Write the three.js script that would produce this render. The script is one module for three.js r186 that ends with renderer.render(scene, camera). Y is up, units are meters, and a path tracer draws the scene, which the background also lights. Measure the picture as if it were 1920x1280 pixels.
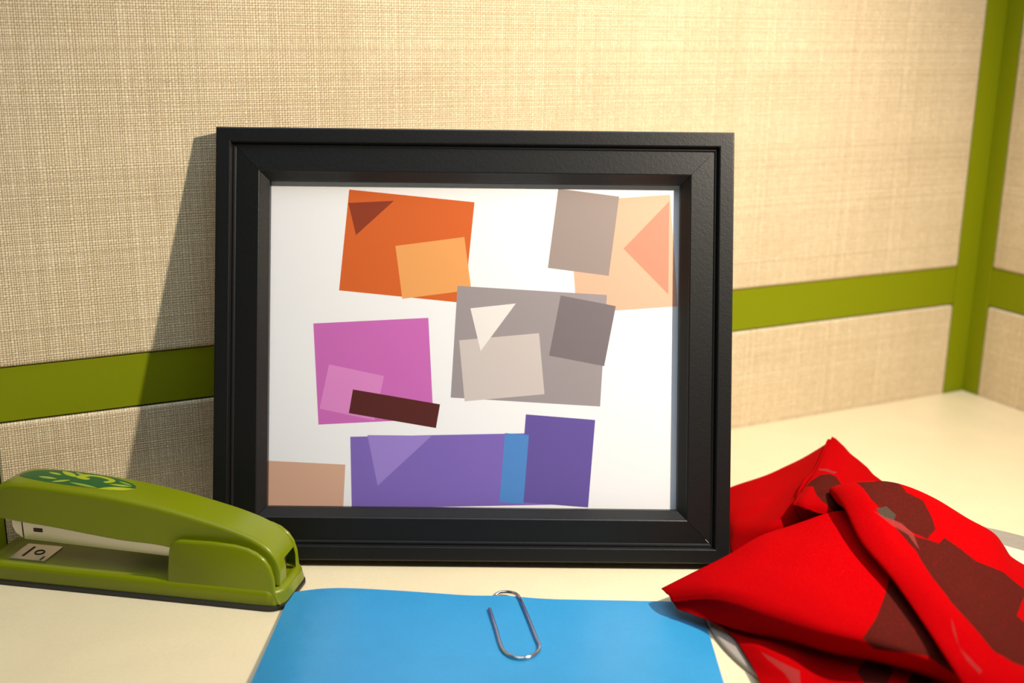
import * as THREE from 'three';
import { RoundedBoxGeometry } from 'three/addons/geometries/RoundedBoxGeometry.js';
import { mergeGeometries, mergeVertices, toCreasedNormals } from 'three/addons/utils/BufferGeometryUtils.js';
import { RectAreaLightUniformsLib } from 'three/addons/lights/RectAreaLightUniformsLib.js';
import { Brush, Evaluator, SUBTRACTION } from 'three-bvh-csg';

// ---------------------------------------------------------------- camera, lights, exposure
const scene = new THREE.Scene();
const renderer = new THREE.WebGLRenderer({ antialias: true });
renderer.toneMapping = THREE.LinearToneMapping;
renderer.toneMappingExposure = 1.0;
renderer.shadowMap.enabled = true;
RectAreaLightUniformsLib.init();

const camera = new THREE.PerspectiveCamera(2 * Math.atan(640 / 2167.75) * 180 / Math.PI, 1.5, 0.02, 30);
camera.rotation.order = 'YXZ';
camera.position.set(-0.80854, 0.30879, 0.71194);
camera.rotation.set(-0.26399, -0.46154, 0.0120);
camera.focus = 0.68;                                  // focused on the picture frame
camera.userData.fStop = 5.2;
scene.add(camera);

// warm lamp to the right in front of the desk corner; cool panel in the ceiling
const LAMP = { at: [-0.30, 0.505, 0.50], aim: [-0.41, 0.11, 0.05], color: [1.0, 0.89, 0.73], power: 1.68, angle: 0.97 };
const PANEL = { at: [-0.8, 1.895, 0.9], size: [1.4, 1.3], color: [0.72, 0.85, 1.0], power: 2.9 };

// ---------------------------------------------------------------- helpers
function rng(seed) { let s = seed >>> 0; return () => { s = (s + 0x6D2B79F5) | 0; let t = Math.imul(s ^ (s >>> 15), 1 | s); t = (t + Math.imul(t ^ (t >>> 7), 61 | t)) ^ t; return ((t ^ (t >>> 14)) >>> 0) / 4294967296; }; }
function put(name, geometry, material, parent = scene) {
  const m = new THREE.Mesh(geometry, material); m.name = name; m.castShadow = m.receiveShadow = true; parent.add(m); return m;
}
function thing(name, label, category, at = [0, 0, 0]) {
  const g = new THREE.Group(); g.name = name; g.position.set(...at); g.userData = { label, category }; scene.add(g); return g;
}
function structure(o, label, category) { o.userData = { label, category, kind: 'structure' }; return o; }
const lin = (r, g, b) => new THREE.Color().setRGB(r, g, b);
function mat(o) { return new THREE.MeshPhysicalMaterial({ side: THREE.DoubleSide, ...o }); }
function box(x0, x1, y0, y1, z0, z1, r = 0) {
  const g = r ? new RoundedBoxGeometry(x1 - x0, y1 - y0, z1 - z0, 3, r) : new THREE.BoxGeometry(x1 - x0, y1 - y0, z1 - z0);
  g.translate((x0 + x1) / 2, (y0 + y1) / 2, (z0 + z1) / 2); return g;
}
// uv in metres from the two axes named
function planar(g, ax, ay, s = 1) {
  const p = g.attributes.position, uv = new Float32Array(p.count * 2), k = { x: 0, y: 1, z: 2 };
  for (let i = 0; i < p.count; i++) { uv[2 * i] = p.array[3 * i + k[ax]] * s; uv[2 * i + 1] = p.array[3 * i + k[ay]] * s; }
  g.setAttribute('uv', new THREE.BufferAttribute(uv, 2)); return g;
}
function dataTex(w, h, fn, srgb) {
  const d = new Uint8Array(w * h * 4);
  for (let y = 0; y < h; y++) for (let x = 0; x < w; x++) { const c = fn(x, y), i = 4 * (y * w + x); d[i] = c[0]; d[i + 1] = c[1]; d[i + 2] = c[2]; d[i + 3] = 255; }
  const t = new THREE.DataTexture(d, w, h); t.wrapS = t.wrapT = THREE.RepeatWrapping; t.magFilter = THREE.LinearFilter; t.minFilter = THREE.LinearMipmapLinearFilter; t.generateMipmaps = true;
  if (srgb) t.colorSpace = THREE.SRGBColorSpace; t.needsUpdate = true; return t;
}
// tiling value noise
function noiseGrid(n, seed) { const r = rng(seed), a = new Float32Array(n * n); for (let i = 0; i < a.length; i++) a[i] = r(); return (u, v) => { const x = u * n, y = v * n, i = Math.floor(x), j = Math.floor(y), f = x - i, g = y - j, F = f * f * (3 - 2 * f), G = g * g * (3 - 2 * g), m = (p, q) => a[((q % n + n) % n) * n + ((p % n + n) % n)]; return (m(i, j) * (1 - F) + m(i + 1, j) * F) * (1 - G) + (m(i, j + 1) * (1 - F) + m(i + 1, j + 1) * F) * G; }; }
function loft(rings, closeStart = true, closeEnd = true) {   // rings of equal length, closed loops
  const n = rings[0].length, pos = [], idx = [];
  for (const r of rings) for (const p of r) pos.push(...p);
  for (let k = 0; k + 1 < rings.length; k++) for (let i = 0; i < n; i++) { const a = k * n + i, b = k * n + (i + 1) % n, c = a + n, d = b + n; idx.push(a, b, d, a, d, c); }
  const cap = (k, flip) => { let m = [0, 0, 0]; for (const p of rings[k]) m = m.map((v, j) => v + p[j] / n); const q = pos.length / 3; pos.push(...m); for (let i = 0; i < n; i++) { const a = k * n + i, b = k * n + (i + 1) % n; flip ? idx.push(q, b, a) : idx.push(q, a, b); } };
  if (closeStart) cap(0, true); if (closeEnd) cap(rings.length - 1, false);
  const g = new THREE.BufferGeometry(); g.setAttribute('position', new THREE.Float32BufferAttribute(pos, 3)); g.setIndex(idx); g.computeVertexNormals(); return g;
}
function roundRect(x0, x1, y0, y1, r, n = 6) {
  const out = []; for (const [cx, cy, a0] of [[x1 - r, y1 - r, 0], [x0 + r, y1 - r, 90], [x0 + r, y0 + r, 180], [x1 - r, y0 + r, 270]]) for (let i = 0; i <= n; i++) { const a = (a0 + 90 * i / n) * Math.PI / 180; out.push([cx + r * Math.cos(a), cy + r * Math.sin(a)]); } return out;
}
const crease = (g, a = 0.6) => toCreasedNormals(g, a);

// ---------------------------------------------------------------- materials
// woven linen: warp and weft threads of uneven thickness and tone
const TILE = 0.30, LN = 2048;
function linen() {
  const r = rng(11), n = LN, NX = 205, NY = 225;
  const jit = (N, s) => { const e = []; let t = 0; for (let i = 0; i < N; i++) { e.push(t); t += 0.62 + 0.76 * r(); } return e.map(v => v / t * n); };
  const ex = jit(NX), ey = jit(NY), tx = ex.map(() => r()), ty = ey.map(() => r());
  const find = (e, N) => { const at = new Uint16Array(n), fr = new Float32Array(n); let k = 0; for (let i = 0; i < n; i++) { while (k + 1 < N && e[k + 1] <= i) k++; const w = (k + 1 < N ? e[k + 1] : n) - e[k]; at[i] = k; fr[i] = (i + 0.5 - e[k]) / w; } return [at, fr]; };
  const [ax, fx] = find(ex, NX), [ay, fy] = find(ey, NY);
  const slubX = noiseGrid(64, 3), slubY = noiseGrid(64, 5), blotch = noiseGrid(10, 7), fine = noiseGrid(512, 9), long1 = noiseGrid(90, 21);
  const H = new Uint8Array(n * n), T = new Uint8Array(n * n);
  for (let y = 0; y < n; y++) for (let x = 0; x < n; x++) {
    const i = ax[x], j = ay[y], up = (i + j) % 2, u = Math.sin(Math.PI * fx[x]), v = Math.sin(Math.PI * fy[y]);
    // the thread on top runs across the other one
    const h = up ? Math.pow(u, 0.55) * (0.35 + 0.65 * v) : Math.pow(v, 0.55) * (0.35 + 0.65 * u);
    const gap = Math.min(1, Math.max(u, v) * 1.15) * Math.min(1, 0.35 + 1.2 * Math.min(u, v) + 0.5 * Math.max(u, v));
    const t = up ? tx[i] : ty[j], sl = up ? slubX(i / NX * 3.2, y / n) : slubY(x / n, j / NY * 3.2);
    H[y * n + x] = 255 * Math.min(1, h * (0.75 + 0.25 * sl));
    T[y * n + x] = 255 * Math.min(1, Math.max(0, (0.56 + 0.09 * (t - 0.5) + 0.13 * (sl - 0.5) + 0.05 * (blotch(x / n, y / n) - 0.5) + 0.16 * (fine(x / n, y / n) - 0.5)) * (0.36 + 0.64 * gap) + 0.26 * h * 0.5));
  }
  const bump = dataTex(n, n, (x, y) => { const h = H[y * n + x]; return [h, h, h]; });
  const lo = [146, 118, 78], hi = [250, 233, 201];
  const map = dataTex(n, n, (x, y) => { const t = T[y * n + x] / 255; return lo.map((l, k) => l + (hi[k] - l) * Math.min(1, t * 1.25)); }, true);
  return mat({ map, bumpMap: bump, bumpScale: 0.0004, roughness: 0.95, specularIntensity: 0.2 });
}
const LINEN = linen();
const speck = (seed, base, amp, n = 512) => { const a = noiseGrid(n / 2, seed), b = noiseGrid(24, seed + 1); return dataTex(n, n, (x, y) => { const t = 1 + amp * (a(x / n, y / n) - 0.5) + amp * 0.7 * (b(x / n, y / n) - 0.5); return base.map(v => Math.max(0, Math.min(255, v * t))); }, true); };
const fineBump = (seed, n = 512) => { const a = noiseGrid(n / 2, seed), b = noiseGrid(n / 8, seed + 3); return dataTex(n, n, (x, y) => { const t = 255 * (0.6 * a(x / n, y / n) + 0.4 * b(x / n, y / n)); return [t, t, t]; }); };
const TRIM = mat({ color: lin(0.215, 0.25, 0.001), roughness: 0.6, specularIntensity: 0.3, bumpMap: fineBump(31), bumpScale: 0.00006 });
TRIM.bumpMap.repeat.set(8, 8);
const DESK = mat({ map: speck(41, [236, 221, 185], 0.03, 1024), roughness: 0.34, bumpMap: fineBump(43), bumpScale: 0.00002 });
const BACKING = mat({ color: lin(0.02, 0.018, 0.014), roughness: 0.9 });
const BLACK = mat({ color: lin(0.003, 0.0028, 0.0026), roughness: 0.43, ior: 1.54, bumpMap: fineBump(51), bumpScale: 0.00005 });
BLACK.bumpMap.repeat.set(10, 10);
const GREENP = mat({ color: lin(0.195, 0.235, 0.002), roughness: 0.34, specularIntensity: 0.45, clearcoat: 0.28, clearcoatRoughness: 0.26 });
const RUBBER = mat({ color: lin(0.012, 0.012, 0.012), roughness: 0.55 });
const STEEL = mat({ color: lin(0.62, 0.60, 0.56), metalness: 0.9, roughness: 0.34 });
const CHROME = mat({ color: lin(0.62, 0.61, 0.60), metalness: 1, roughness: 0.16 });
const PLAIN = mat({ color: lin(0.09, 0.09, 0.09), roughness: 0.9 });

// ---------------------------------------------------------------- the setting
const T1 = 0.1138, T2 = 0.0810;            // upper and lower edge of the horizontal trims
const CEIL = 1.9, FLOOR = -0.74, XL = -3.2, ZF = 3.4;
{
  structure(put('floor', box(XL - 0.1, 0.2, FLOOR - 0.1, FLOOR, -0.2, ZF + 0.1), mat({ color: lin(0.22, 0.21, 0.2), roughness: 0.7 })), 'plain grey floor under the desk', 'floor');
  structure(put('ceiling', box(XL - 0.1, 0.2, CEIL, CEIL + 0.1, -0.2, ZF + 0.1), PLAIN), 'plain pale ceiling above the desk', 'ceiling');
  structure(put('wall_left', box(XL - 0.1, XL, FLOOR, CEIL, -0.2, ZF + 0.1), PLAIN), 'plain grey wall far to the left', 'wall');
  structure(put('wall_front', box(XL, 0.2, FLOOR, CEIL, ZF, ZF + 0.1), PLAIN), 'plain grey wall behind the camera', 'wall');
}
// a panel wrapped in linen, its edges rounded over; built in the plane z = 0 facing +z
function linenPanel(w, h) { const g = new RoundedBoxGeometry(w, h, 0.016, 3, 0.0022); return g; }
function panelOn(parent, a0, a1, y0, y1, side) {
  const g = linenPanel(a1 - a0, y1 - y0); g.translate((a0 + a1) / 2, (y0 + y1) / 2, -0.0068);
  planar(g, 'x', 'y', 1 / TILE);
  if (side) { g.rotateY(-Math.PI / 2); }   // x -> z on the right wall, facing -x
  return put('linen_panel', g, LINEN, parent);
}
function bar(name, a0, a1, y0, y1, side, label, d = 0.0) {
  const g = box(a0, a1, y0, y1, -0.014, d, 0.0006); planar(g, 'x', 'y', 1);
  if (side) g.rotateY(-Math.PI / 2);
  return structure(put(name, g, TRIM), label, 'trim');
}
const GAP = 0.0006, VL0 = -0.826, VL1 = -0.7948, VB = -0.0236, VR = 0.0169, TOPY = CEIL;
{
  const wb = new THREE.Group(); wb.name = 'wall_back'; scene.add(wb); structure(wb, 'beige linen covered partition behind the picture frame', 'wall');
  put('backing_board', box(XL, 0.2, FLOOR, CEIL, -0.10, -0.0142), BACKING, wb);
  for (const [a0, a1] of [[VL1 + GAP, VB - GAP], [XL, VL0 - GAP]]) {
    panelOn(wb, a0, a1, T1 + GAP, TOPY, false);
    panelOn(wb, a0, a1, -0.30, T2 - 0.0011, false);
  }
  const wr = new THREE.Group(); wr.name = 'wall_right'; scene.add(wr); structure(wr, 'beige linen covered partition meeting the corner at right', 'wall');
  put('backing_board', box(0.0142, 0.10, FLOOR, CEIL, -0.0142, ZF), BACKING, wr);
  panelOn(wr, VR + GAP, 1.6, T1 + GAP, TOPY, true);
  panelOn(wr, VR + GAP, 1.6, -0.30, T2 - 0.0011, true);
  put('wall_panel', box(0, 0.014, FLOOR, CEIL, 1.601, ZF), PLAIN, wr);
  bar('trim_1', VL1, VB, T2, T1, false, 'green horizontal trim strip across the back linen wall', -0.0002);
  bar('trim_2', VB, 0.0, -0.30, TOPY, false, 'green vertical corner trim strip on the back wall', 0.0008);
  bar('trim_3', 0.0008, VR, -0.30, TOPY, true, 'green vertical corner trim strip on the right wall', 0.0008);
  bar('trim_4', VR, 1.6, T2, T1, true, 'green horizontal trim strip on the right linen wall', -0.0002);
  bar('trim_5', VL0, VL1, -0.30, TOPY, false, 'green vertical trim strip at the left edge behind the stapler', 0.0008);
  bar('trim_6', XL, VL0, T2, T1, false, 'green horizontal trim strip left of the left vertical trim', -0.0002);
}

// ---------------------------------------------------------------- desk
{
  const d = thing('desk', 'cream white laminate desk top filling the corner', 'desk');
  const g = box(-1.7, -0.0016, -0.028, 0, 0.0016, 0.95, 0.002); planar(g, 'x', 'z', 2.5);
  put('desk_top', g, DESK, d);
  for (const x of [-1.66, -0.05]) put('side_panel', box(x - 0.012, x + 0.012, FLOOR, -0.028, 0.06, 0.9, 0.002), DESK, d);
}

// ---------------------------------------------------------------- lamps
{
  const L = new THREE.Vector3(...LAMP.at), A = new THREE.Vector3(...LAMP.aim), dir = A.clone().sub(L).normalize();
  const lamp = thing('desk_lamp', 'desk lamp standing at the right front of the desk, outside the picture', 'lamp', [-0.10, 0, 0.72]);
  const o = lamp.position, shell = mat({ color: lin(0.05, 0.05, 0.05), roughness: 0.45 });
  put('base', new THREE.LatheGeometry([[0, 0], [0.075, 0], [0.078, 0.006], [0.07, 0.016], [0.012, 0.022], [0, 0.022]].map(p => new THREE.Vector2(...p)), 40), shell, lamp);
  const back = L.clone().addScaledVector(dir, -0.10).sub(o);
  const path = new THREE.CatmullRomCurve3([new THREE.Vector3(0, 0.02, 0), new THREE.Vector3(0.02, 0.3, 0.06), new THREE.Vector3(back.x * 0.7, 0.6, 0.12), back]);
  put('arm', new THREE.TubeGeometry(path, 40, 0.006, 10), shell, lamp);
  const q = new THREE.Quaternion().setFromUnitVectors(new THREE.Vector3(0, 1, 0), dir);
  const head = new THREE.LatheGeometry([[0.012, -0.105], [0.024, -0.10], [0.03, -0.06], [0.052, 0.02], [0.05, 0.02], [0.028, -0.058], [0.02, -0.09]].map(p => new THREE.Vector2(...p)), 40);
  const hm = put('head', head, shell, lamp); hm.quaternion.copy(q); hm.position.copy(L).sub(o);
  const bulb = new THREE.SphereGeometry(0.02, 24, 16);
  const bm = put('bulb', bulb, mat({ color: 0xffffff, emissive: lin(...LAMP.color), emissiveIntensity: 3 }), lamp); bm.position.copy(L).sub(o).addScaledVector(dir, -0.024);
  const s = new THREE.SpotLight(lin(...LAMP.color), LAMP.power, 0, LAMP.angle, 1, 2);
  s.position.copy(L); s.target.position.copy(A); s.castShadow = true; s.shadow.radius = 0.7; s.shadow.mapSize.set(2048, 2048); s.shadow.bias = -0.0005; s.shadow.camera.near = 0.05; s.shadow.camera.far = 4;
  scene.add(s, s.target);
}
{
  const p = thing('ceiling_light', 'cool white ceiling light panel over the room, outside the picture', 'lamp', [PANEL.at[0], CEIL, PANEL.at[2]]);
  const [w, h] = PANEL.size;
  put('frame', box(-w / 2 - 0.02, w / 2 + 0.02, -0.012, 0, -h / 2 - 0.02, h / 2 + 0.02, 0.002), PLAIN, p);
  put('diffuser', box(-w / 2, w / 2, -0.014, -0.011, -h / 2, h / 2), mat({ color: 0xffffff, emissive: lin(...PANEL.color), emissiveIntensity: 0.4 }), p);
  const l = new THREE.RectAreaLight(lin(...PANEL.color), PANEL.power, w, h);
  l.position.set(PANEL.at[0], CEIL - 0.02, PANEL.at[2]); l.lookAt(PANEL.at[0], 0, PANEL.at[2]); scene.add(l);
}

// ---------------------------------------------------------------- picture frame
{
  const W = 0.306, H = 0.2552, T = 0.018, lean = 0.25878, yaw = -0.4563;
  const f = thing('picture_frame', 'black wooden picture frame with stepped moulding leaning against the linen wall', 'picture frame', [-0.55025, T * Math.sin(lean), 0.14185]);
  f.rotation.order = 'YXZ'; f.rotation.set(-lean, yaw, 0);
  // profile: [distance in from the outer edge, height above the back]; front of the frame is z = 0
  const outer = [[0, 0.0], [0, T - 0.0008], [0.0003, T - 0.0002], [0.0009, T], [0.0080, T], [0.0086, T - 0.0002], [0.0088, T - 0.0007], [0.0094, T - 0.0024], [0.0094, 0.0]];
  const inner = [[0.0094, 0.001], [0.0094, T - 0.0030], [0.0100, T - 0.0026], [0.0107, T - 0.0027], [0.0112, T - 0.0034], [0.0114, T - 0.0036], [0.0246, T - 0.0032], [0.0253, T - 0.0035], [0.0258, T - 0.0042], [0.0296, T - 0.0082], [0.0302, T - 0.0090], [0.0302, 0.001]];
  const miter = (prof, k, gap) => {   // side k of the rectangle as one mitred bar
    const hw = W / 2, hh = H / 2, pos = [], idx = [], n = prof.length;
    for (const e of [-1, 1]) for (const [d, z] of prof) {
      const ux = hw - d, uy = hh - d;
      let x, y; if (k === 0) { x = e * (ux - gap); y = uy; } else if (k === 1) { x = ux; y = -e * (uy - gap); } else if (k === 2) { x = -e * (ux - gap); y = -uy; } else { x = -ux; y = e * (uy - gap); }
      pos.push(x, y + H / 2, z - T);
    }
    for (let i = 0; i < n; i++) { const j = (i + 1) % n; idx.push(i, j, n + j, i, n + j, n + i); }
    for (let i = 1; i + 1 < n; i++) idx.push(0, i + 1, i, n, n + i, n + i + 1);
    const g = new THREE.BufferGeometry(); g.setAttribute('position', new THREE.Float32BufferAttribute(pos, 3)); g.setIndex(idx); g.computeVertexNormals();
    return planar(crease(g.toNonIndexed(), 0.12), 'x', 'y', 1);
  };
  put('outer_frame', mergeGeometries([0, 1, 2, 3].map(k => miter(outer, k, 0))), BLACK, f);
  for (let k = 0; k < 4; k++) put('moulding', miter(inner, k, 0.00012), BLACK, f);
  put('backing_board', box(-W / 2 + 0.012, W / 2 - 0.012, 0.012, H - 0.012, -T + 0.0005, -T + 0.0035), mat({ color: lin(0.05, 0.04, 0.03), roughness: 0.9 }), f);
  // the print: a plain abstract composition of soft colour patches on white paper
  const cw = 1550, ch = 1240, cv = document.createElement('canvas'); cv.width = cw; cv.height = ch; const c = cv.getContext('2d');
  c.fillStyle = '#f2f0f1'; c.fillRect(0, 0, cw, ch);
  const sq = (x, y, w, h, rot, col) => { c.save(); c.translate(x, y); c.rotate(rot); c.fillStyle = col; c.fillRect(-w / 2, -h / 2, w, h); c.restore(); };
  const tri = (col, ...p) => { c.fillStyle = col; c.beginPath(); c.moveTo(p[0], p[1]); c.lineTo(p[2], p[3]); c.lineTo(p[4], p[5]); c.closePath(); c.fill(); };
  // overlapping sheets of coloured paper, cut square and triangular
  sq(520, 250, 470, 380, 0.09, '#d2601f'); sq(620, 330, 260, 200, -0.14, '#e8a05a'); tri('#8c3414', 300, 90, 470, 80, 330, 210);
  sq(1330, 270, 380, 420, -0.08, '#e6b092'); sq(1180, 190, 230, 300, 0.12, '#9a8a84'); tri('#c98a70', 1500, 70, 1500, 420, 1330, 250);
  sq(400, 720, 430, 380, -0.06, '#ca68b6'); sq(320, 800, 210, 170, 0.2, '#dc86c6'); sq(480, 860, 330, 90, 0.16, '#541a14');
  sq(980, 620, 560, 420, 0.05, '#9a9092'); sq(880, 700, 300, 230, -0.1, '#cbbfba'); sq(1180, 560, 210, 230, 0.18, '#776c70'); tri('#e9e2dd', 760, 480, 930, 460, 800, 640);
  sq(720, 1090, 800, 270, -0.03, '#7d64b6'); sq(1090, 1050, 260, 330, 0.07, '#63509c'); sq(930, 1080, 90, 260, 0.07, '#4f86c8'); tri('#9a80cc', 380, 960, 620, 960, 420, 1150);
  sq(130, 1160, 330, 190, 0.04, '#d6a98f');
  const tex = new THREE.CanvasTexture(cv); tex.colorSpace = THREE.SRGBColorSpace;
  const pw = W - 0.0604 + 0.004, ph = H - 0.0604 + 0.004;
  const pg = new THREE.BoxGeometry(pw, ph, 0.0006); pg.translate(0, H / 2, -T + 0.0040);
  put('print', pg, mat({ map: tex, roughness: 0.55 }), f);
  const gg = new THREE.PlaneGeometry(pw, ph); gg.translate(0, H / 2, -T + 0.0052);
  put('glass_pane', gg, mat({ color: 0xffffff, transmission: 1, thickness: 0, roughness: 0.03, ior: 1.45, specularIntensity: 0.5 }), f);
}

// ---------------------------------------------------------------- stapler: x runs from the hinge end (0) to the head, z towards the viewer
{
  const st = thing('stapler', 'olive green desk stapler with a leaf emblem on its handle', 'stapler', [-0.6525, 0, 0.1306]);
  // local +x points along the stapler to the left in the picture
  st.rotation.y = Math.PI - Math.atan2(0.596, 0.803);
  // after this turn local +x = (-.803, 0, -.596) and local -z points to the viewer, so w is measured along -z
  const P = (s, h, w) => [s, h, -w];
  const ringPlan = (s0, s1, hw, r, h) => roundRect(s0, s1, -hw, hw, r).map(([s, w]) => P(s, h, w));
  put('rubber_foot', crease(loft([ringPlan(0.0006, 0.1834, 0.0212, 0.009, 0), ringPlan(0, 0.184, 0.0218, 0.0095, 0.0008), ringPlan(0, 0.184, 0.0218, 0.0095, 0.0024), ringPlan(0.001, 0.183, 0.0208, 0.009, 0.003)]).toNonIndexed(), 0.7), RUBBER, st);
  put('base', crease(loft([ringPlan(0.001, 0.183, 0.0206, 0.009, 0.003), ringPlan(0.0006, 0.1834, 0.0210, 0.009, 0.0038), ringPlan(0.0016, 0.1826, 0.0202, 0.0085, 0.0092), ringPlan(0.0026, 0.1818, 0.0194, 0.0078, 0.0112), ringPlan(0.0040, 0.1806, 0.0182, 0.0068, 0.0120), ringPlan(0.0052, 0.1796, 0.0170, 0.006, 0.0118), ringPlan(0.0070, 0.1780, 0.0152, 0.005, 0.0104)]).toNonIndexed(), 0.9), GREENP, st);
  // the two cheeks that hold the hinge
  const cheek = [[0.0025, 0.0035], [0.0052, 0.0105], [0.0058, 0.0190], [0.0075, 0.0250], [0.0105, 0.0296], [0.0150, 0.0330], [0.0200, 0.0350], [0.0270, 0.0364], [0.0400, 0.0370], [0.0590, 0.0366], [0.0625, 0.0355], [0.0650, 0.0330], [0.0660, 0.0295], [0.0672, 0.0200], [0.0680, 0.0120], [0.0700, 0.0035]];
  const cs = new THREE.Shape(cheek.map(p => new THREE.Vector2(...p)));
  for (const sgn of [1, -1]) {
    const g = new THREE.ExtrudeGeometry(cs, { depth: 0.0004, bevelEnabled: true, bevelThickness: 0.0013, bevelSize: 0.0013, bevelOffset: -0.0013, bevelSegments: 4, curveSegments: 8 });
    g.translate(0, 0, -0.0002 + sgn * 0.0178); put('hinge_cheek', crease(g, 0.8), GREENP, st);
  }
  // handle: lofted along s from rounded cross sections
  const key = (tab, s) => { let i = 0; while (i + 2 < tab.length && tab[i + 1][0] < s) i++; const [a, b] = [tab[i], tab[i + 1]], p = tab[Math.max(0, i - 1)], q = tab[Math.min(tab.length - 1, i + 2)]; const t = Math.min(1, Math.max(0, (s - a[0]) / (b[0] - a[0]))); const m1 = (b[1] - p[1]) / (b[0] - p[0] || 1) * (b[0] - a[0]), m2 = (q[1] - a[1]) / (q[0] - a[0] || 1) * (b[0] - a[0]); return a[1] * (2 * t ** 3 - 3 * t * t + 1) + m1 * (t ** 3 - 2 * t * t + t) + b[1] * (-2 * t ** 3 + 3 * t * t) + m2 * (t ** 3 - t * t); };
  const TOP = [[0.0042, 0.0200], [0.0050, 0.0245], [0.0075, 0.0295], [0.0115, 0.0340], [0.0200, 0.0392], [0.0300, 0.0428], [0.0410, 0.0458], [0.0700, 0.0520], [0.1000, 0.0562], [0.1300, 0.0584], [0.1550, 0.0590], [0.1640, 0.0582], [0.1720, 0.0552], [0.1790, 0.0500], [0.1835, 0.0440]];
  const BOT = [[0.0042, 0.0120], [0.02, 0.0160], [0.066, 0.0296], [0.098, 0.0318], [0.138, 0.0358], [0.166, 0.0376], [0.178, 0.0385], [0.1835, 0.0400]];
  const HW = [[0.0042, 0.0138], [0.02, 0.0146], [0.06, 0.0150], [0.1, 0.0154], [0.15, 0.0152], [0.17, 0.0140], [0.179, 0.0118], [0.1835, 0.0090]];
  const sect = s => {
    const t = key(TOP, s), b = Math.min(key(BOT, s), t - 0.003), w = key(HW, s), r = Math.min(0.0028, (t - b) * 0.4), out = [], wt = w - 0.0012;
    const sd = [0, 0.03, 0.5, 0.94, 1].map(f => [w - 0.0012 * f, b + (t - r - b) * f]), fl = [-1, -0.96, -0.6, 0, 0.6, 0.96, 1], arc = []; for (let i = 1; i <= 7; i++) { const a = i / 8 * Math.PI / 2; arc.push([wt - r + r * Math.cos(a), t - r + r * Math.sin(a)]); }
    for (const [x, h] of sd) out.push([-x, h]); for (const [x, h] of arc) out.push([-x, h]);
    for (const x of fl) out.push([x * (wt - r), t + 0.0004 * (1 - x * x)]);
    for (const [x, h] of arc.reverse()) out.push([x, h]); for (const [x, h] of sd.reverse()) out.push([x, h]);
    out.push([w - 0.0006, b - 0.0001], [-w + 0.0006, b - 0.0001]);
    return out.map(([x, h]) => P(s, h, x));
  };
  const S = []; for (const [a, b, n] of [[0.0042, 0.02, 16], [0.02, 0.16, 60], [0.16, 0.1835, 20]]) for (let i = 0; i < n; i++) S.push(a + (b - a) * i / n); S.push(0.1833, 0.1835); S.splice(1, 0, 0.0044);
  let hg = loft(S.map(sect)); hg.deleteAttribute('uv');
  { // the slot at the hinge end
    const ev = new Evaluator(); ev.attributes = ['position', 'normal'];
    const A = new Brush(hg); const cut = box(-0.004, 0.014, 0.008, 0.0245, -0.004, 0.0105); cut.deleteAttribute('uv'); const B = new Brush(cut);
    A.updateMatrixWorld(); B.updateMatrixWorld(); hg = ev.evaluate(A, B, SUBTRACTION).geometry;
  }
  hg.clearGroups(); put('handle', hg, GREENP, st);
  put('spring_catch', box(0.0085, 0.012, 0.0125, 0.0285, -0.002, 0.0085, 0.0008), RUBBER, st);
  // staple magazine under the handle
  const mg = new THREE.Shape([[0.0640, 0.0204], [0.1608, 0.0228], [0.1612, 0.0376], [0.064, 0.0316]].map(p => new THREE.Vector2(...p)));
  const me = new THREE.ExtrudeGeometry(mg, { depth: 0.0132, bevelEnabled: true, bevelThickness: 0.0004, bevelSize: 0.0004, bevelSegments: 2 }); me.translate(0, 0, -0.0066);
  const mz = put('magazine', crease(me, 0.6), STEEL, st);
  const ns = new THREE.Shape([[0.1622, 0.0236], [0.1660, 0.0262], [0.1676, 0.0300], [0.1676, 0.0380], [0.1622, 0.0378]].map(p => new THREE.Vector2(...p)));
  const ne = new THREE.ExtrudeGeometry(ns, { depth: 0.0136, bevelEnabled: true, bevelThickness: 0.0003, bevelSize: 0.0003, bevelSegments: 2 }); ne.translate(0, 0, -0.0068);
  put('magazine_nose', crease(ne, 0.6), STEEL, st);
  const slot = new RoundedBoxGeometry(0.0056, 0.0024, 0.0006, 3, 0.00028); slot.translate(0.1520, 0.0288, -0.0070); slot.rotateZ(0); put('slot', slot, mat({ color: lin(0.03, 0.008, 0.008), roughness: 0.6 }), mz);
  // anvil plate with its stamped marks
  const an = put('anvil_plate', box(0.1480, 0.1705, 0.0100, 0.0112, -0.0100, 0.0100, 0.0004), STEEL, st);
  const dark = mat({ color: lin(0.04, 0.035, 0.03), roughness: 0.7 });
  put('stamped_groove', box(0.1632, 0.1648, 0.0111, 0.01135, -0.0062, 0.0062), dark, an);
  const ringG = new THREE.TorusGeometry(0.0026, 0.0005, 8, 24); ringG.rotateX(Math.PI / 2); ringG.translate(0.1570, 0.0112, 0.0); put('stamped_ring', ringG, dark, an);
  put('stamped_groove', box(0.1508, 0.1518, 0.0111, 0.01135, -0.0090, -0.0045), dark, an);
  // emblem printed on the top of the handle: light leaf strokes on a dark green oval
  const ev = document.createElement('canvas'); ev.width = 1024; ev.height = 512; const e = ev.getContext('2d');
  e.clearRect(0, 0, 1024, 512); e.fillStyle = '#17592a'; e.beginPath(); e.ellipse(500, 256, 492, 228, 0, 0, 2 * Math.PI); e.fill();
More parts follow.
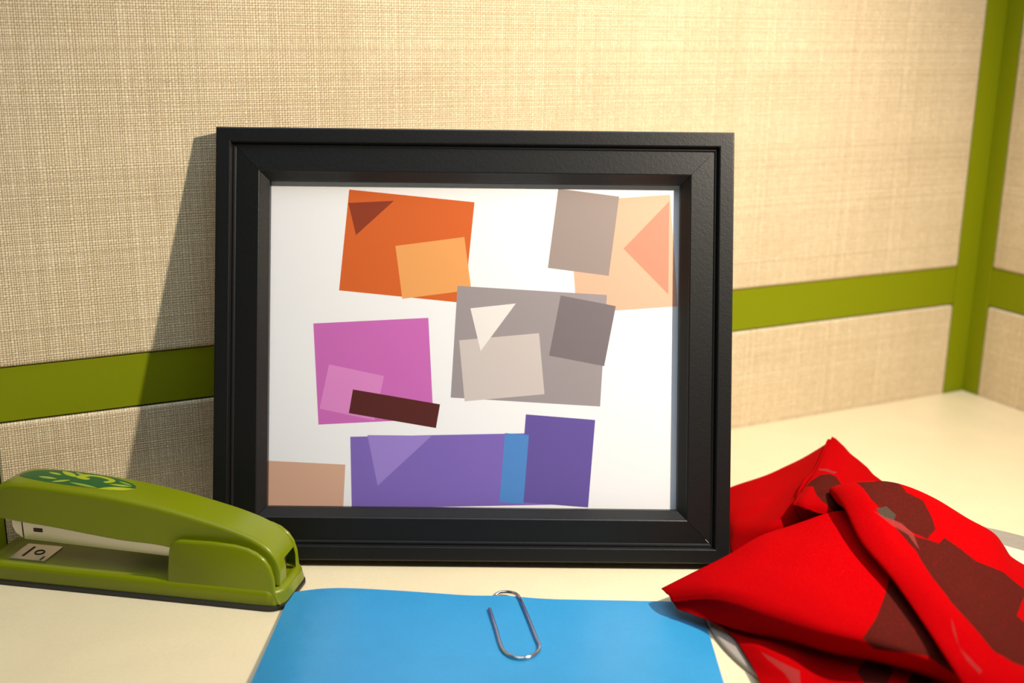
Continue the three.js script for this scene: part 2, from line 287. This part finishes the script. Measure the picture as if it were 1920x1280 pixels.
  const leaf = (x0, y0, x1, y1, w, col = '#a9b422') => { const dx = x1 - x0, dy = y1 - y0, l = Math.hypot(dx, dy), nx = -dy / l * w, ny = dx / l * w; e.fillStyle = col; e.beginPath(); e.moveTo(x0, y0); e.quadraticCurveTo((x0 + x1) / 2 + nx, (y0 + y1) / 2 + ny, x1, y1); e.quadraticCurveTo((x0 + x1) / 2 - nx, (y0 + y1) / 2 - ny, x0, y0); e.fill(); };
  leaf(220, 150, 350, 210, 50); leaf(310, 60, 480, 225, 80); leaf(420, 50, 540, 150, 46, '#8fa53a'); leaf(190, 330, 360, 350, 60, '#9aad3a'); leaf(350, 460, 470, 330, 50, '#9aad3a');
  e.strokeStyle = '#a9b422'; e.lineWidth = 74; e.lineCap = 'round'; e.beginPath(); e.moveTo(540, 110); e.quadraticCurveTo(470, 220, 560, 225); e.stroke(); e.lineWidth = 52; e.beginPath(); e.moveTo(545, 105); e.quadraticCurveTo(640, 70, 740, 130); e.quadraticCurveTo(800, 175, 745, 240); e.stroke();
  leaf(480, 400, 740, 455, 52, '#8fa53a'); leaf(740, 470, 1000, 290, 90); leaf(780, 290, 960, 240, 50); leaf(800, 390, 960, 370, 26, '#c0c840'); leaf(820, 150, 950, 210, 36, '#8fa53a');
  const et = new THREE.CanvasTexture(ev); et.colorSpace = THREE.SRGBColorSpace;
  const nu = 40, nv = 12, pos = [], uvs = [], idx = [];
  for (let j = 0; j <= nv; j++) for (let i = 0; i <= nu; i++) { const s = 0.166 - 0.074 * i / nu, w = -0.0125 + 0.0215 * j / nv, x = w / (key(HW, s) - 0.0040); let h = key(TOP, s) + 0.0004 * (1 - Math.min(1, x * x)); const over = Math.max(0, Math.abs(w) - (key(HW, s) - 0.0040)); h -= over > 0 ? 0.0028 - Math.sqrt(Math.max(0, 0.0028 ** 2 - over * over)) : 0; pos.push(s, h + 0.00012, -w); uvs.push(i / nu, 1 - j / nv); }
  for (let j = 0; j < nv; j++) for (let i = 0; i < nu; i++) { const a = j * (nu + 1) + i; idx.push(a, a + 1, a + nu + 2, a, a + nu + 2, a + nu + 1); }
  const eg = new THREE.BufferGeometry(); eg.setAttribute('position', new THREE.Float32BufferAttribute(pos, 3)); eg.setAttribute('uv', new THREE.Float32BufferAttribute(uvs, 2)); eg.setIndex(idx); eg.computeVertexNormals();
  const em = put('emblem', eg, mat({ map: et, roughness: 0.4, transparent: true, alphaTest: 0.5 }), st); em.userData.label = 'dark green oval emblem with pale leaf strokes';
}

// ---------------------------------------------------------------- blue folder and paper clip
const FO = new THREE.Vector3(-0.452, 0, 0.2344), F1 = new THREE.Vector3(-0.891, 0, -0.454), F2 = new THREE.Vector3(-0.454, 0, 0.891);
const wave = [[-0.01, 0], [0, 0.0001], [0.033, 0.0001], [0.063, 0.0002], [0.085, 0.0002], [0.1, 0.0002], [0.123, 0.0012], [0.1527, 0.0031], [0.1825, 0.0046], [0.2005, 0.0050], [0.2124, 0.0043], [0.2215, 0.0030], [0.229, 0.0016]];
const waveAt = u => { let i = 0; while (i + 2 < wave.length && wave[i + 1][0] < u) i++; const [a, b] = [wave[i], wave[i + 1]], p = wave[Math.max(0, i - 1)], q = wave[Math.min(wave.length - 1, i + 2)], t = Math.min(1, Math.max(0, (u - a[0]) / (b[0] - a[0]))), m1 = (b[1] - p[1]) / (b[0] - p[0]) * (b[0] - a[0]), m2 = (q[1] - a[1]) / (q[0] - a[0]) * (b[0] - a[0]); return a[1] * (2 * t ** 3 - 3 * t * t + 1) + m1 * (t ** 3 - 2 * t * t + t) + b[1] * (-2 * t ** 3 + 3 * t * t) + m2 * (t ** 3 - t * t); };
const sheetH = (u, v) => { const k = Math.min(1, v / 0.12), rise = 0.0022 * k * Math.min(1, Math.max(0, (u - 0.11) / 0.07)); return waveAt(u) * (1 + 0.7 * k) + rise * rise / 0.0022 + 0.0003 + 0.0014 * Math.exp(-(((u - 0.107) / 0.016) ** 2) - Math.max(0, v - 0.012) ** 2 / 0.0009); };
const onSheet = (u, v, dy = 0) => { const p = FO.clone().addScaledVector(F1, u).addScaledVector(F2, v); p.y = sheetH(u, v) + dy; return p; };
{
  const nu = 64, nv = 40, LEN = 0.3, WID = 0.229, TH = 0.0005, pos = [], uv = [], idx = [];
  for (const top of [1, 0]) for (let j = 0; j <= nv; j++) for (let i = 0; i <= nu; i++) { const u = WID * i / nu, v = LEN * j / nv, p = onSheet(u, v, top ? TH : 0); pos.push(p.x, p.y, p.z); uv.push(u * 4, v * 4); }
  const N = (nu + 1) * (nv + 1), id = (t, i, j) => (t ? 0 : N) + j * (nu + 1) + i;
  for (const t of [1, 0]) for (let j = 0; j < nv; j++) for (let i = 0; i < nu; i++) { const a = id(t, i, j), b = id(t, i + 1, j), c = id(t, i + 1, j + 1), d = id(t, i, j + 1); t ? idx.push(a, b, c, a, c, d) : idx.push(a, c, b, a, d, c); }
  const side = (i0, j0, i1, j1) => { const a = id(1, i0, j0), b = id(1, i1, j1), c = id(0, i1, j1), d = id(0, i0, j0); idx.push(a, b, c, a, c, d); };
  for (let i = 0; i < nu; i++) { side(i, 0, i + 1, 0); side(i + 1, nv, i, nv); } for (let j = 0; j < nv; j++) { side(0, j + 1, 0, j); side(nu, j, nu, j + 1); }
  const g = new THREE.BufferGeometry(); g.setAttribute('position', new THREE.Float32BufferAttribute(pos, 3)); g.setAttribute('uv', new THREE.Float32BufferAttribute(uv, 2)); g.setIndex(idx);
  const m = put('folder', crease(g.toNonIndexed(), 0.6), mat({ map: speck(61, [48, 148, 204], 0.03), roughness: 0.36 }));
  m.userData = { label: 'sky blue paper folder lying curled on the desk before the frame', category: 'folder' };
}
{
  const W = 0.0010, up = 0.0005 + W;
  const P = [[0.1168, 0.0175], [0.1150, 0.0270], [0.1128, 0.0380], [0.1103, 0.0520], [0.1085, 0.0585], [0.1048, 0.0636], [0.0998, 0.0653], [0.0945, 0.0632], [0.0908, 0.0580], [0.0901, 0.0520], [0.0918, 0.0440], [0.0942, 0.0320], [0.0968, 0.0200], [0.0990, 0.0100], [0.1003, 0.0045], [0.1016, 0.0006], [0.1040, -0.0028], [0.1080, -0.0046], [0.1120, -0.0042], [0.1152, -0.0012], [0.1158, 0.0030], [0.1140, 0.0130], [0.1122, 0.0220]];
  const pts = P.map(([u, v], k) => { const front = k < 15; const t = k < 14 ? 1 : k > 19 ? 0 : 1 - (k - 13) / 6.5; const hi = sheetH(u, Math.max(0, v)) + up, lo = Math.max(W, sheetH(u, Math.max(0, v)) - W - 0.0001); const p = FO.clone().addScaledVector(F1, u).addScaledVector(F2, v); p.y = lo + (hi - lo) * t + (k > 14 && k < 19 ? 0.0006 : 0); return p; });
  const clip = thing('paper_clip', 'large silver wire paper clip on the edge of the blue folder', 'paper clip');
  put('wire', new THREE.TubeGeometry(new THREE.CatmullRomCurve3(pts, false, 'centripetal'), 260, W, 10), CHROME, clip);
  for (const q of [pts[0], pts[pts.length - 1]]) { const s = new THREE.SphereGeometry(W, 10, 8); s.translate(q.x, q.y, q.z); put('wire_tip', s, CHROME, clip); }
}

// ---------------------------------------------------------------- round plate under the bandana
{
  const p = thing('round_plate', 'flat round plate with a grey rim under the red bandana', 'plate', [-0.3385, 0, 0.306]);
  const grey = mat({ map: speck(71, [158, 150, 141], 0.06), roughness: 0.45 });
  put('rim', new THREE.LatheGeometry([[0.112, 0], [0.1325, 0], [0.1338, 0.0008], [0.134, 0.0016], [0.1335, 0.0026], [0.1325, 0.003], [0.1120, 0.0026], [0.112, 0]].map(q => new THREE.Vector2(...q)), 128), grey, p);
  put('well', new THREE.LatheGeometry([[0, 0.0002], [0.1119, 0.0002], [0.1119, 0.0024], [0, 0.0022]].map(q => new THREE.Vector2(...q)), 128), mat({ color: lin(0.72, 0.66, 0.54), roughness: 0.5 }), p);
}

// ---------------------------------------------------------------- bandana: folded sheets (control points in metres)
const CLOTH = {
 B: [
  [[-0.4750, 0.0120, 0.2299], [-0.4504, 0.0180, 0.2297], [-0.4261, 0.0240, 0.2285], [-0.4013, 0.0300, 0.2275], [-0.3795, 0.0360, 0.2334], [-0.3545, 0.0400, 0.2407], [-0.3390, 0.0360, 0.2635], [-0.3343, 0.0280, 0.3073], [-0.3166, 0.0200, 0.3388]],
  [[-0.4762, 0.0125, 0.2353], [-0.4589, 0.0210, 0.2465], [-0.4366, 0.0280, 0.2541], [-0.4124, 0.0340, 0.2595], [-0.3878, 0.0380, 0.2653], [-0.3704, 0.0390, 0.2795], [-0.3659, 0.0350, 0.3069], [-0.3578, 0.0280, 0.3363], [-0.3377, 0.0200, 0.3599]],
  [[-0.4765, 0.0120, 0.2395], [-0.4637, 0.0220, 0.2580], [-0.4494, 0.0290, 0.2797], [-0.4354, 0.0340, 0.3001], [-0.4204, 0.0360, 0.3145], [-0.4070, 0.0360, 0.3301], [-0.3974, 0.0330, 0.3492], [-0.3848, 0.0280, 0.3678], [-0.3610, 0.0200, 0.3827]],
  [[-0.4766, 0.0110, 0.2428], [-0.4654, 0.0200, 0.2629], [-0.4571, 0.0270, 0.2941], [-0.4492, 0.0310, 0.3209], [-0.4402, 0.0330, 0.3405], [-0.4289, 0.0330, 0.3568], [-0.4156, 0.0300, 0.3705], [-0.4013, 0.0260, 0.3862], [-0.3791, 0.0180, 0.4010]],
  [[-0.4755, 0.0090, 0.2444], [-0.4652, 0.0140, 0.2648], [-0.4577, 0.0200, 0.2978], [-0.4488, 0.0220, 0.3234], [-0.4381, 0.0230, 0.3414], [-0.4262, 0.0230, 0.3587], [-0.4133, 0.0210, 0.3729], [-0.4014, 0.0180, 0.3906], [-0.3792, 0.0120, 0.4050]],
  [[-0.4748, 0.0080, 0.2466], [-0.4672, 0.0075, 0.2652], [-0.4568, 0.0115, 0.2933], [-0.4433, 0.0125, 0.3161], [-0.4305, 0.0130, 0.3342], [-0.4178, 0.0130, 0.3515], [-0.4064, 0.0120, 0.3675], [-0.3970, 0.0110, 0.3877], [-0.3803, 0.0090, 0.4064]],
 ],
 D: [
  [[-0.4645, 0.0062, 0.2607], [-0.4487, 0.0066, 0.2721], [-0.4310, 0.0072, 0.2939], [-0.4113, 0.0080, 0.3196], [-0.3836, 0.0080, 0.3496], [-0.3543, 0.0070, 0.3882]],
  [[-0.4628, 0.0058, 0.2781], [-0.4513, 0.0085, 0.2930], [-0.4396, 0.0095, 0.3121], [-0.4189, 0.0105, 0.3350], [-0.3928, 0.0095, 0.3616], [-0.3613, 0.0080, 0.3968]],
  [[-0.4670, 0.0058, 0.2927], [-0.4602, 0.0105, 0.3083], [-0.4445, 0.0085, 0.3220], [-0.4259, 0.0115, 0.3460], [-0.3983, 0.0085, 0.3702], [-0.3652, 0.0070, 0.4030]],
  [[-0.4727, 0.0056, 0.3088], [-0.4655, 0.0100, 0.3231], [-0.4484, 0.0070, 0.3325], [-0.4324, 0.0120, 0.3563], [-0.4025, 0.0080, 0.3774], [-0.3704, 0.0070, 0.4100]],
  [[-0.4804, 0.0054, 0.3271], [-0.4703, 0.0075, 0.3371], [-0.4545, 0.0065, 0.3453], [-0.4364, 0.0100, 0.3659], [-0.4092, 0.0070, 0.3870], [-0.3776, 0.0060, 0.4187]],
  [[-0.4907, 0.0052, 0.3479], [-0.4787, 0.0060, 0.3549], [-0.4646, 0.0060, 0.3639], [-0.4445, 0.0070, 0.3797], [-0.4205, 0.0060, 0.4006], [-0.3892, 0.0060, 0.4306]],
 ],
 C: [
  [[-0.3208, 0.0300, 0.2092], [-0.3448, 0.0380, 0.2191], [-0.3493, 0.0440, 0.2211], [-0.3321, 0.0460, 0.2242], [-0.3114, 0.0450, 0.2338], [-0.2943, 0.0370, 0.2487], [-0.2813, 0.0280, 0.2648], [-0.2669, 0.0190, 0.2746], [-0.2631, 0.0100, 0.2835], [-0.2560, 0.0060, 0.2932]],
  [[-0.3267, 0.0300, 0.2157], [-0.3488, 0.0400, 0.2224], [-0.3543, 0.0490, 0.2248], [-0.3456, 0.0560, 0.2377], [-0.3287, 0.0570, 0.2500], [-0.3135, 0.0500, 0.2648], [-0.3034, 0.0420, 0.2809], [-0.2914, 0.0340, 0.2911], [-0.2880, 0.0240, 0.3001], [-0.2778, 0.0180, 0.3062]],
  [[-0.3355, 0.0310, 0.2276], [-0.3554, 0.0410, 0.2334], [-0.3627, 0.0510, 0.2404], [-0.3612, 0.0570, 0.2611], [-0.3471, 0.0560, 0.2733], [-0.3355, 0.0510, 0.2862], [-0.3258, 0.0440, 0.3007], [-0.3142, 0.0360, 0.3133], [-0.3046, 0.0280, 0.3211], [-0.2895, 0.0200, 0.3246]],
  [[-0.3535, 0.0370, 0.2553], [-0.3633, 0.0440, 0.2526], [-0.3725, 0.0500, 0.2586], [-0.3730, 0.0540, 0.2803], [-0.3631, 0.0530, 0.2939], [-0.3545, 0.0490, 0.3068], [-0.3436, 0.0430, 0.3193], [-0.3336, 0.0360, 0.3323], [-0.3218, 0.0290, 0.3391], [-0.3051, 0.0200, 0.3410]],
  [[-0.3728, 0.0385, 0.2882], [-0.3812, 0.0425, 0.2842], [-0.3873, 0.0465, 0.2879], [-0.3848, 0.0500, 0.3044], [-0.3765, 0.0495, 0.3155], [-0.3660, 0.0460, 0.3274], [-0.3558, 0.0410, 0.3395], [-0.3473, 0.0350, 0.3496], [-0.3385, 0.0290, 0.3567], [-0.3278, 0.0220, 0.3626]],
  [[-0.3849, 0.0365, 0.3239], [-0.3947, 0.0400, 0.3231], [-0.3998, 0.0435, 0.3257], [-0.3964, 0.0465, 0.3376], [-0.3900, 0.0460, 0.3469], [-0.3818, 0.0430, 0.3564], [-0.3727, 0.0380, 0.3650], [-0.3670, 0.0340, 0.3739], [-0.3586, 0.0290, 0.3792], [-0.3486, 0.0220, 0.3842]],
  [[-0.4002, 0.0335, 0.3585], [-0.4084, 0.0360, 0.3574], [-0.4134, 0.0395, 0.3598], [-0.4094, 0.0420, 0.3694], [-0.4039, 0.0420, 0.3769], [-0.3973, 0.0400, 0.3851], [-0.3900, 0.0360, 0.3913], [-0.3833, 0.0320, 0.3971], [-0.3776, 0.0280, 0.4025], [-0.3683, 0.0220, 0.4059]],
  [[-0.4126, 0.0285, 0.3885], [-0.4206, 0.0315, 0.3872], [-0.4254, 0.0350, 0.3894], [-0.4214, 0.0370, 0.3969], [-0.4157, 0.0370, 0.4034], [-0.4085, 0.0350, 0.4089], [-0.4023, 0.0320, 0.4139], [-0.3965, 0.0290, 0.4192], [-0.3895, 0.0250, 0.4224], [-0.3811, 0.0200, 0.4246]],
  [[-0.4179, 0.0220, 0.4062], [-0.4249, 0.0250, 0.4048], [-0.4294, 0.0280, 0.4061], [-0.4241, 0.0290, 0.4121], [-0.4191, 0.0290, 0.4176], [-0.4137, 0.0280, 0.4228], [-0.4080, 0.0260, 0.4278], [-0.4029, 0.0240, 0.4320], [-0.3965, 0.0210, 0.4352], [-0.3889, 0.0170, 0.4365]],
 ],
 A1: [
  [[-0.3590, 0.0100, 0.1265], [-0.3488, 0.0130, 0.1278], [-0.3271, 0.0200, 0.1348], [-0.3054, 0.0300, 0.1404], [-0.2899, 0.0425, 0.1493], [-0.2899, 0.0425, 0.1493], [-0.2781, 0.0300, 0.1506], [-0.2855, 0.0260, 0.1808]],
  [[-0.3769, 0.0120, 0.1530], [-0.3704, 0.0150, 0.1570], [-0.3527, 0.0230, 0.1668], [-0.3374, 0.0310, 0.1736], [-0.3259, 0.0405, 0.1799], [-0.3259, 0.0405, 0.1799], [-0.3130, 0.0310, 0.1818], [-0.2953, 0.0260, 0.2010]],
  [[-0.3878, 0.0100, 0.1732], [-0.3894, 0.0160, 0.1828], [-0.3746, 0.0250, 0.1944], [-0.3616, 0.0310, 0.1959], [-0.3505, 0.0385, 0.1966], [-0.3505, 0.0385, 0.1966], [-0.3336, 0.0320, 0.1993], [-0.3213, 0.0270, 0.2195]],
  [[-0.3974, 0.0080, 0.1873], [-0.3982, 0.0130, 0.1954], [-0.3887, 0.0260, 0.2120], [-0.3760, 0.0300, 0.2116], [-0.3657, 0.0325, 0.2087], [-0.3657, 0.0325, 0.2087], [-0.3540, 0.0300, 0.2183], [-0.3423, 0.0260, 0.2334]],
  [[-0.4050, 0.0060, 0.1989], [-0.4044, 0.0090, 0.2045], [-0.3900, 0.0180, 0.2145], [-0.3785, 0.0220, 0.2195], [-0.3689, 0.0240, 0.2222], [-0.3689, 0.0240, 0.2222], [-0.3588, 0.0240, 0.2293], [-0.3490, 0.0220, 0.2413]],
 ],
 A2: [
  [[-0.2848, 0.0455, 0.1468], [-0.2862, 0.0430, 0.1581], [-0.2874, 0.0395, 0.1737], [-0.2877, 0.0360, 0.1868], [-0.2876, 0.0320, 0.2001], [-0.2788, 0.0220, 0.2125]],
  [[-0.3277, 0.0425, 0.1827], [-0.3252, 0.0435, 0.1907], [-0.3161, 0.0410, 0.1978], [-0.3084, 0.0375, 0.2065], [-0.3001, 0.0320, 0.2147], [-0.2898, 0.0220, 0.2259]],
  [[-0.3550, 0.0415, 0.2026], [-0.3524, 0.0440, 0.2123], [-0.3405, 0.0420, 0.2179], [-0.3275, 0.0380, 0.2225], [-0.3141, 0.0320, 0.2294], [-0.3018, 0.0220, 0.2380]],
  [[-0.3737, 0.0410, 0.2163], [-0.3724, 0.0440, 0.2264], [-0.3603, 0.0420, 0.2311], [-0.3433, 0.0380, 0.2331], [-0.3268, 0.0310, 0.2385], [-0.3147, 0.0220, 0.2490]],
  [[-0.3780, 0.0400, 0.2187], [-0.3771, 0.0415, 0.2299], [-0.3661, 0.0385, 0.2350], [-0.3493, 0.0355, 0.2377], [-0.3343, 0.0290, 0.2445], [-0.3228, 0.0210, 0.2551]],
 ],
};
const PRINT = {
 B: [
  ['brown', [[0.646, 0.304], [0.684, 0.342], [0.722, 0.43], [0.772, 0.557], [0.785, 0.709], [0.722, 0.62], [0.633, 0.671], [0.557, 0.709], [0.532, 0.62], [0.595, 0.43]]],
 ],
 D: [
  ['brown', [[0.582, 0.19], [0.633, 0.139], [0.633, 0.367], [0.595, 0.658], [0.544, 0.696], [0.532, 0.494]]],
  ['brown', [[0.696, 0.316], [0.747, 0.165], [0.734, 0.367], [0.684, 0.658], [0.658, 0.608]]],
  ['smear', [[0.127, 0.418], [0.203, 0.506], [0.291, 0.582], [0.253, 0.747], [0.203, 0.772], [0.19, 0.633], [0.139, 0.519]]],
 ],
 C: [
  ['brown', [[0.329, 0.139], [0.38, 0.139], [0.43, 0.063], [0.468, 0.177], [0.519, 0.19], [0.544, 0.253], [0.557, 0.304], [0.519, 0.38], [0.468, 0.38], [0.418, 0.354], [0.38, 0.304], [0.354, 0.253], [0.342, 0.19]]],
  ['brown', [[0.405, 0.38], [0.481, 0.405], [0.57, 0.38], [0.595, 0.329], [0.646, 0.342], [0.696, 0.367], [0.797, 0.342], [0.899, 0.38], [0.823, 0.519], [0.785, 0.57], [0.835, 0.582], [0.772, 0.772], [0.595, 0.797], [0.519, 0.785], [0.494, 0.722], [0.456, 0.658], [0.443, 0.582], [0.456, 0.481]]],
  ['grey', [[0.354, 0.304], [0.392, 0.278], [0.418, 0.316], [0.405, 0.354], [0.367, 0.342]]],
  ['smear', [[0.392, 0.709], [0.367, 0.747], [0.329, 0.797], [0.367, 0.848], [0.38, 0.861], [0.354, 0.873], [0.329, 0.835], [0.329, 0.797], [0.354, 0.747]]],
  ['smear', [[0.342, 0.316], [0.38, 0.342], [0.43, 0.354], [0.468, 0.392], [0.468, 0.468], [0.443, 0.405], [0.392, 0.38]]],
 ],
 A2: [
  ['brown', [[0.127, 0.329], [0.228, 0.291], [0.304, 0.316], [0.43, 0.468], [0.468, 0.633], [0.57, 0.848], [0.506, 0.962], [0.405, 0.785], [0.266, 0.633], [0.139, 0.494], [0.038, 0.494], [0.063, 0.418]]],
  ['smear', [[0.038, 0.266], [0.19, 0.241], [0.291, 0.253], [0.278, 0.278], [0.19, 0.266], [0.076, 0.278]]],
 ],
};
{
  const b = thing('bandana', 'crumpled red cotton bandana with dark brown print heaped beside the frame', 'bandana', [-0.33, 0, 0.27]);
  const cr = (p0, p1, p2, p3, f) => 0.5 * (2 * p1 + (p2 - p0) * f + (2 * p0 - 5 * p1 + 4 * p2 - p3) * f * f + (3 * p1 - p0 - 3 * p2 + p3) * f * f * f);
  const line = (A, t) => { const n = A.length - 1, i = Math.min(Math.floor(t * n), n - 1), f = t * n - i, g = k => A[Math.max(0, Math.min(n, k))]; return [0, 1, 2].map(k => cr(g(i - 1)[k], g(i)[k], g(i + 1)[k], g(i + 2)[k], f)); };
  const lint = fineBump(81, 1024); lint.repeat.set(2, 2);
  let seed = 90;
  for (const [name, grid] of Object.entries(CLOTH)) {
    const nu = 90, nv = 90, TH = 0.0007, rows = [], wob = noiseGrid(9, seed += 5);
    for (let j = 0; j <= nv; j++) { const r = []; for (let i = 0; i <= nu; i++) { const col = grid.map(g => line(g, i / nu)); r.push(line(col, j / nv)); } rows.push(r); }
    const g0 = new THREE.BufferGeometry(), pos = [], uv = [], idx = [];
    for (let j = 0; j <= nv; j++) for (let i = 0; i <= nu; i++) { const p = rows[j][i]; pos.push(p[0] + 0.33, Math.max(0.0038, p[1] + 0.0016 * (wob(i / nu, j / nv) - 0.5)), p[2] - 0.27); uv.push(i / nu, 1 - j / nv); }
    for (let j = 0; j < nv; j++) for (let i = 0; i < nu; i++) { const a = j * (nu + 1) + i, c = a + nu + 1; idx.push(a, c, c + 1, a, c + 1, a + 1); }
    g0.setAttribute('position', new THREE.Float32BufferAttribute(pos, 3)); g0.setAttribute('uv', new THREE.Float32BufferAttribute(uv, 2)); g0.setIndex(idx); g0.computeVertexNormals();
    // give the sheet its thickness
    const n = g0.attributes.normal, N = pos.length / 3, P2 = pos.slice(), U2 = uv.concat(uv), I2 = idx.slice();
    for (let i = 0; i < N; i++) for (let k = 0; k < 3; k++) P2.push(pos[3 * i + k] - TH * n.array[3 * i + k]);
    for (let i = 0; i < idx.length; i += 3) I2.push(idx[i] + N, idx[i + 2] + N, idx[i + 1] + N);
    const edge = (a, c) => I2.push(a, a + N, c + N, a, c + N, c);
    for (let i = 0; i < nu; i++) { edge(i + 1, i); edge(nv * (nu + 1) + i, nv * (nu + 1) + i + 1); } for (let j = 0; j < nv; j++) { edge(j * (nu + 1), (j + 1) * (nu + 1)); edge((j + 1) * (nu + 1) + nu, j * (nu + 1) + nu); }
    const g = new THREE.BufferGeometry(); g.setAttribute('position', new THREE.Float32BufferAttribute(P2, 3)); g.setAttribute('uv', new THREE.Float32BufferAttribute(U2, 2)); g.setIndex(I2); g.computeVertexNormals();
    const cv = document.createElement('canvas'); cv.width = cv.height = 1024; const c = cv.getContext('2d'); c.fillStyle = '#b60005'; c.fillRect(0, 0, 1024, 1024);
    const R = rng(seed + 77);
    for (const [kind, poly] of PRINT[name] || []) {
      c.fillStyle = { brown: '#521a14', grey: '#4a4238', smear: 'rgba(150,70,66,0.7)' }[kind];
      c.beginPath(); poly.forEach(([u, v], k) => { k ? c.lineTo(u * 1024, v * 1024) : c.moveTo(u * 1024, v * 1024); }); c.closePath(); c.fill(); if (kind === 'brown') { c.lineJoin = 'round'; c.lineWidth = 10; c.strokeStyle = c.fillStyle; c.stroke(); }
    }
    for (let k = 0; k < 26000; k++) { c.fillStyle = R() < 0.5 ? 'rgba(230,14,18,0.22)' : 'rgba(110,0,0,0.16)'; c.fillRect(R() * 1024, R() * 1024, 1 + 3 * R(), 1 + 3 * R()); }
    const t = new THREE.CanvasTexture(cv); t.colorSpace = THREE.SRGBColorSpace;
    put('cloth_fold', g, mat({ map: t, roughness: 0.95, specularIntensity: 0.06, bumpMap: lint, bumpScale: 0.0003 }), b);
  }
}
renderer.render(scene, camera);
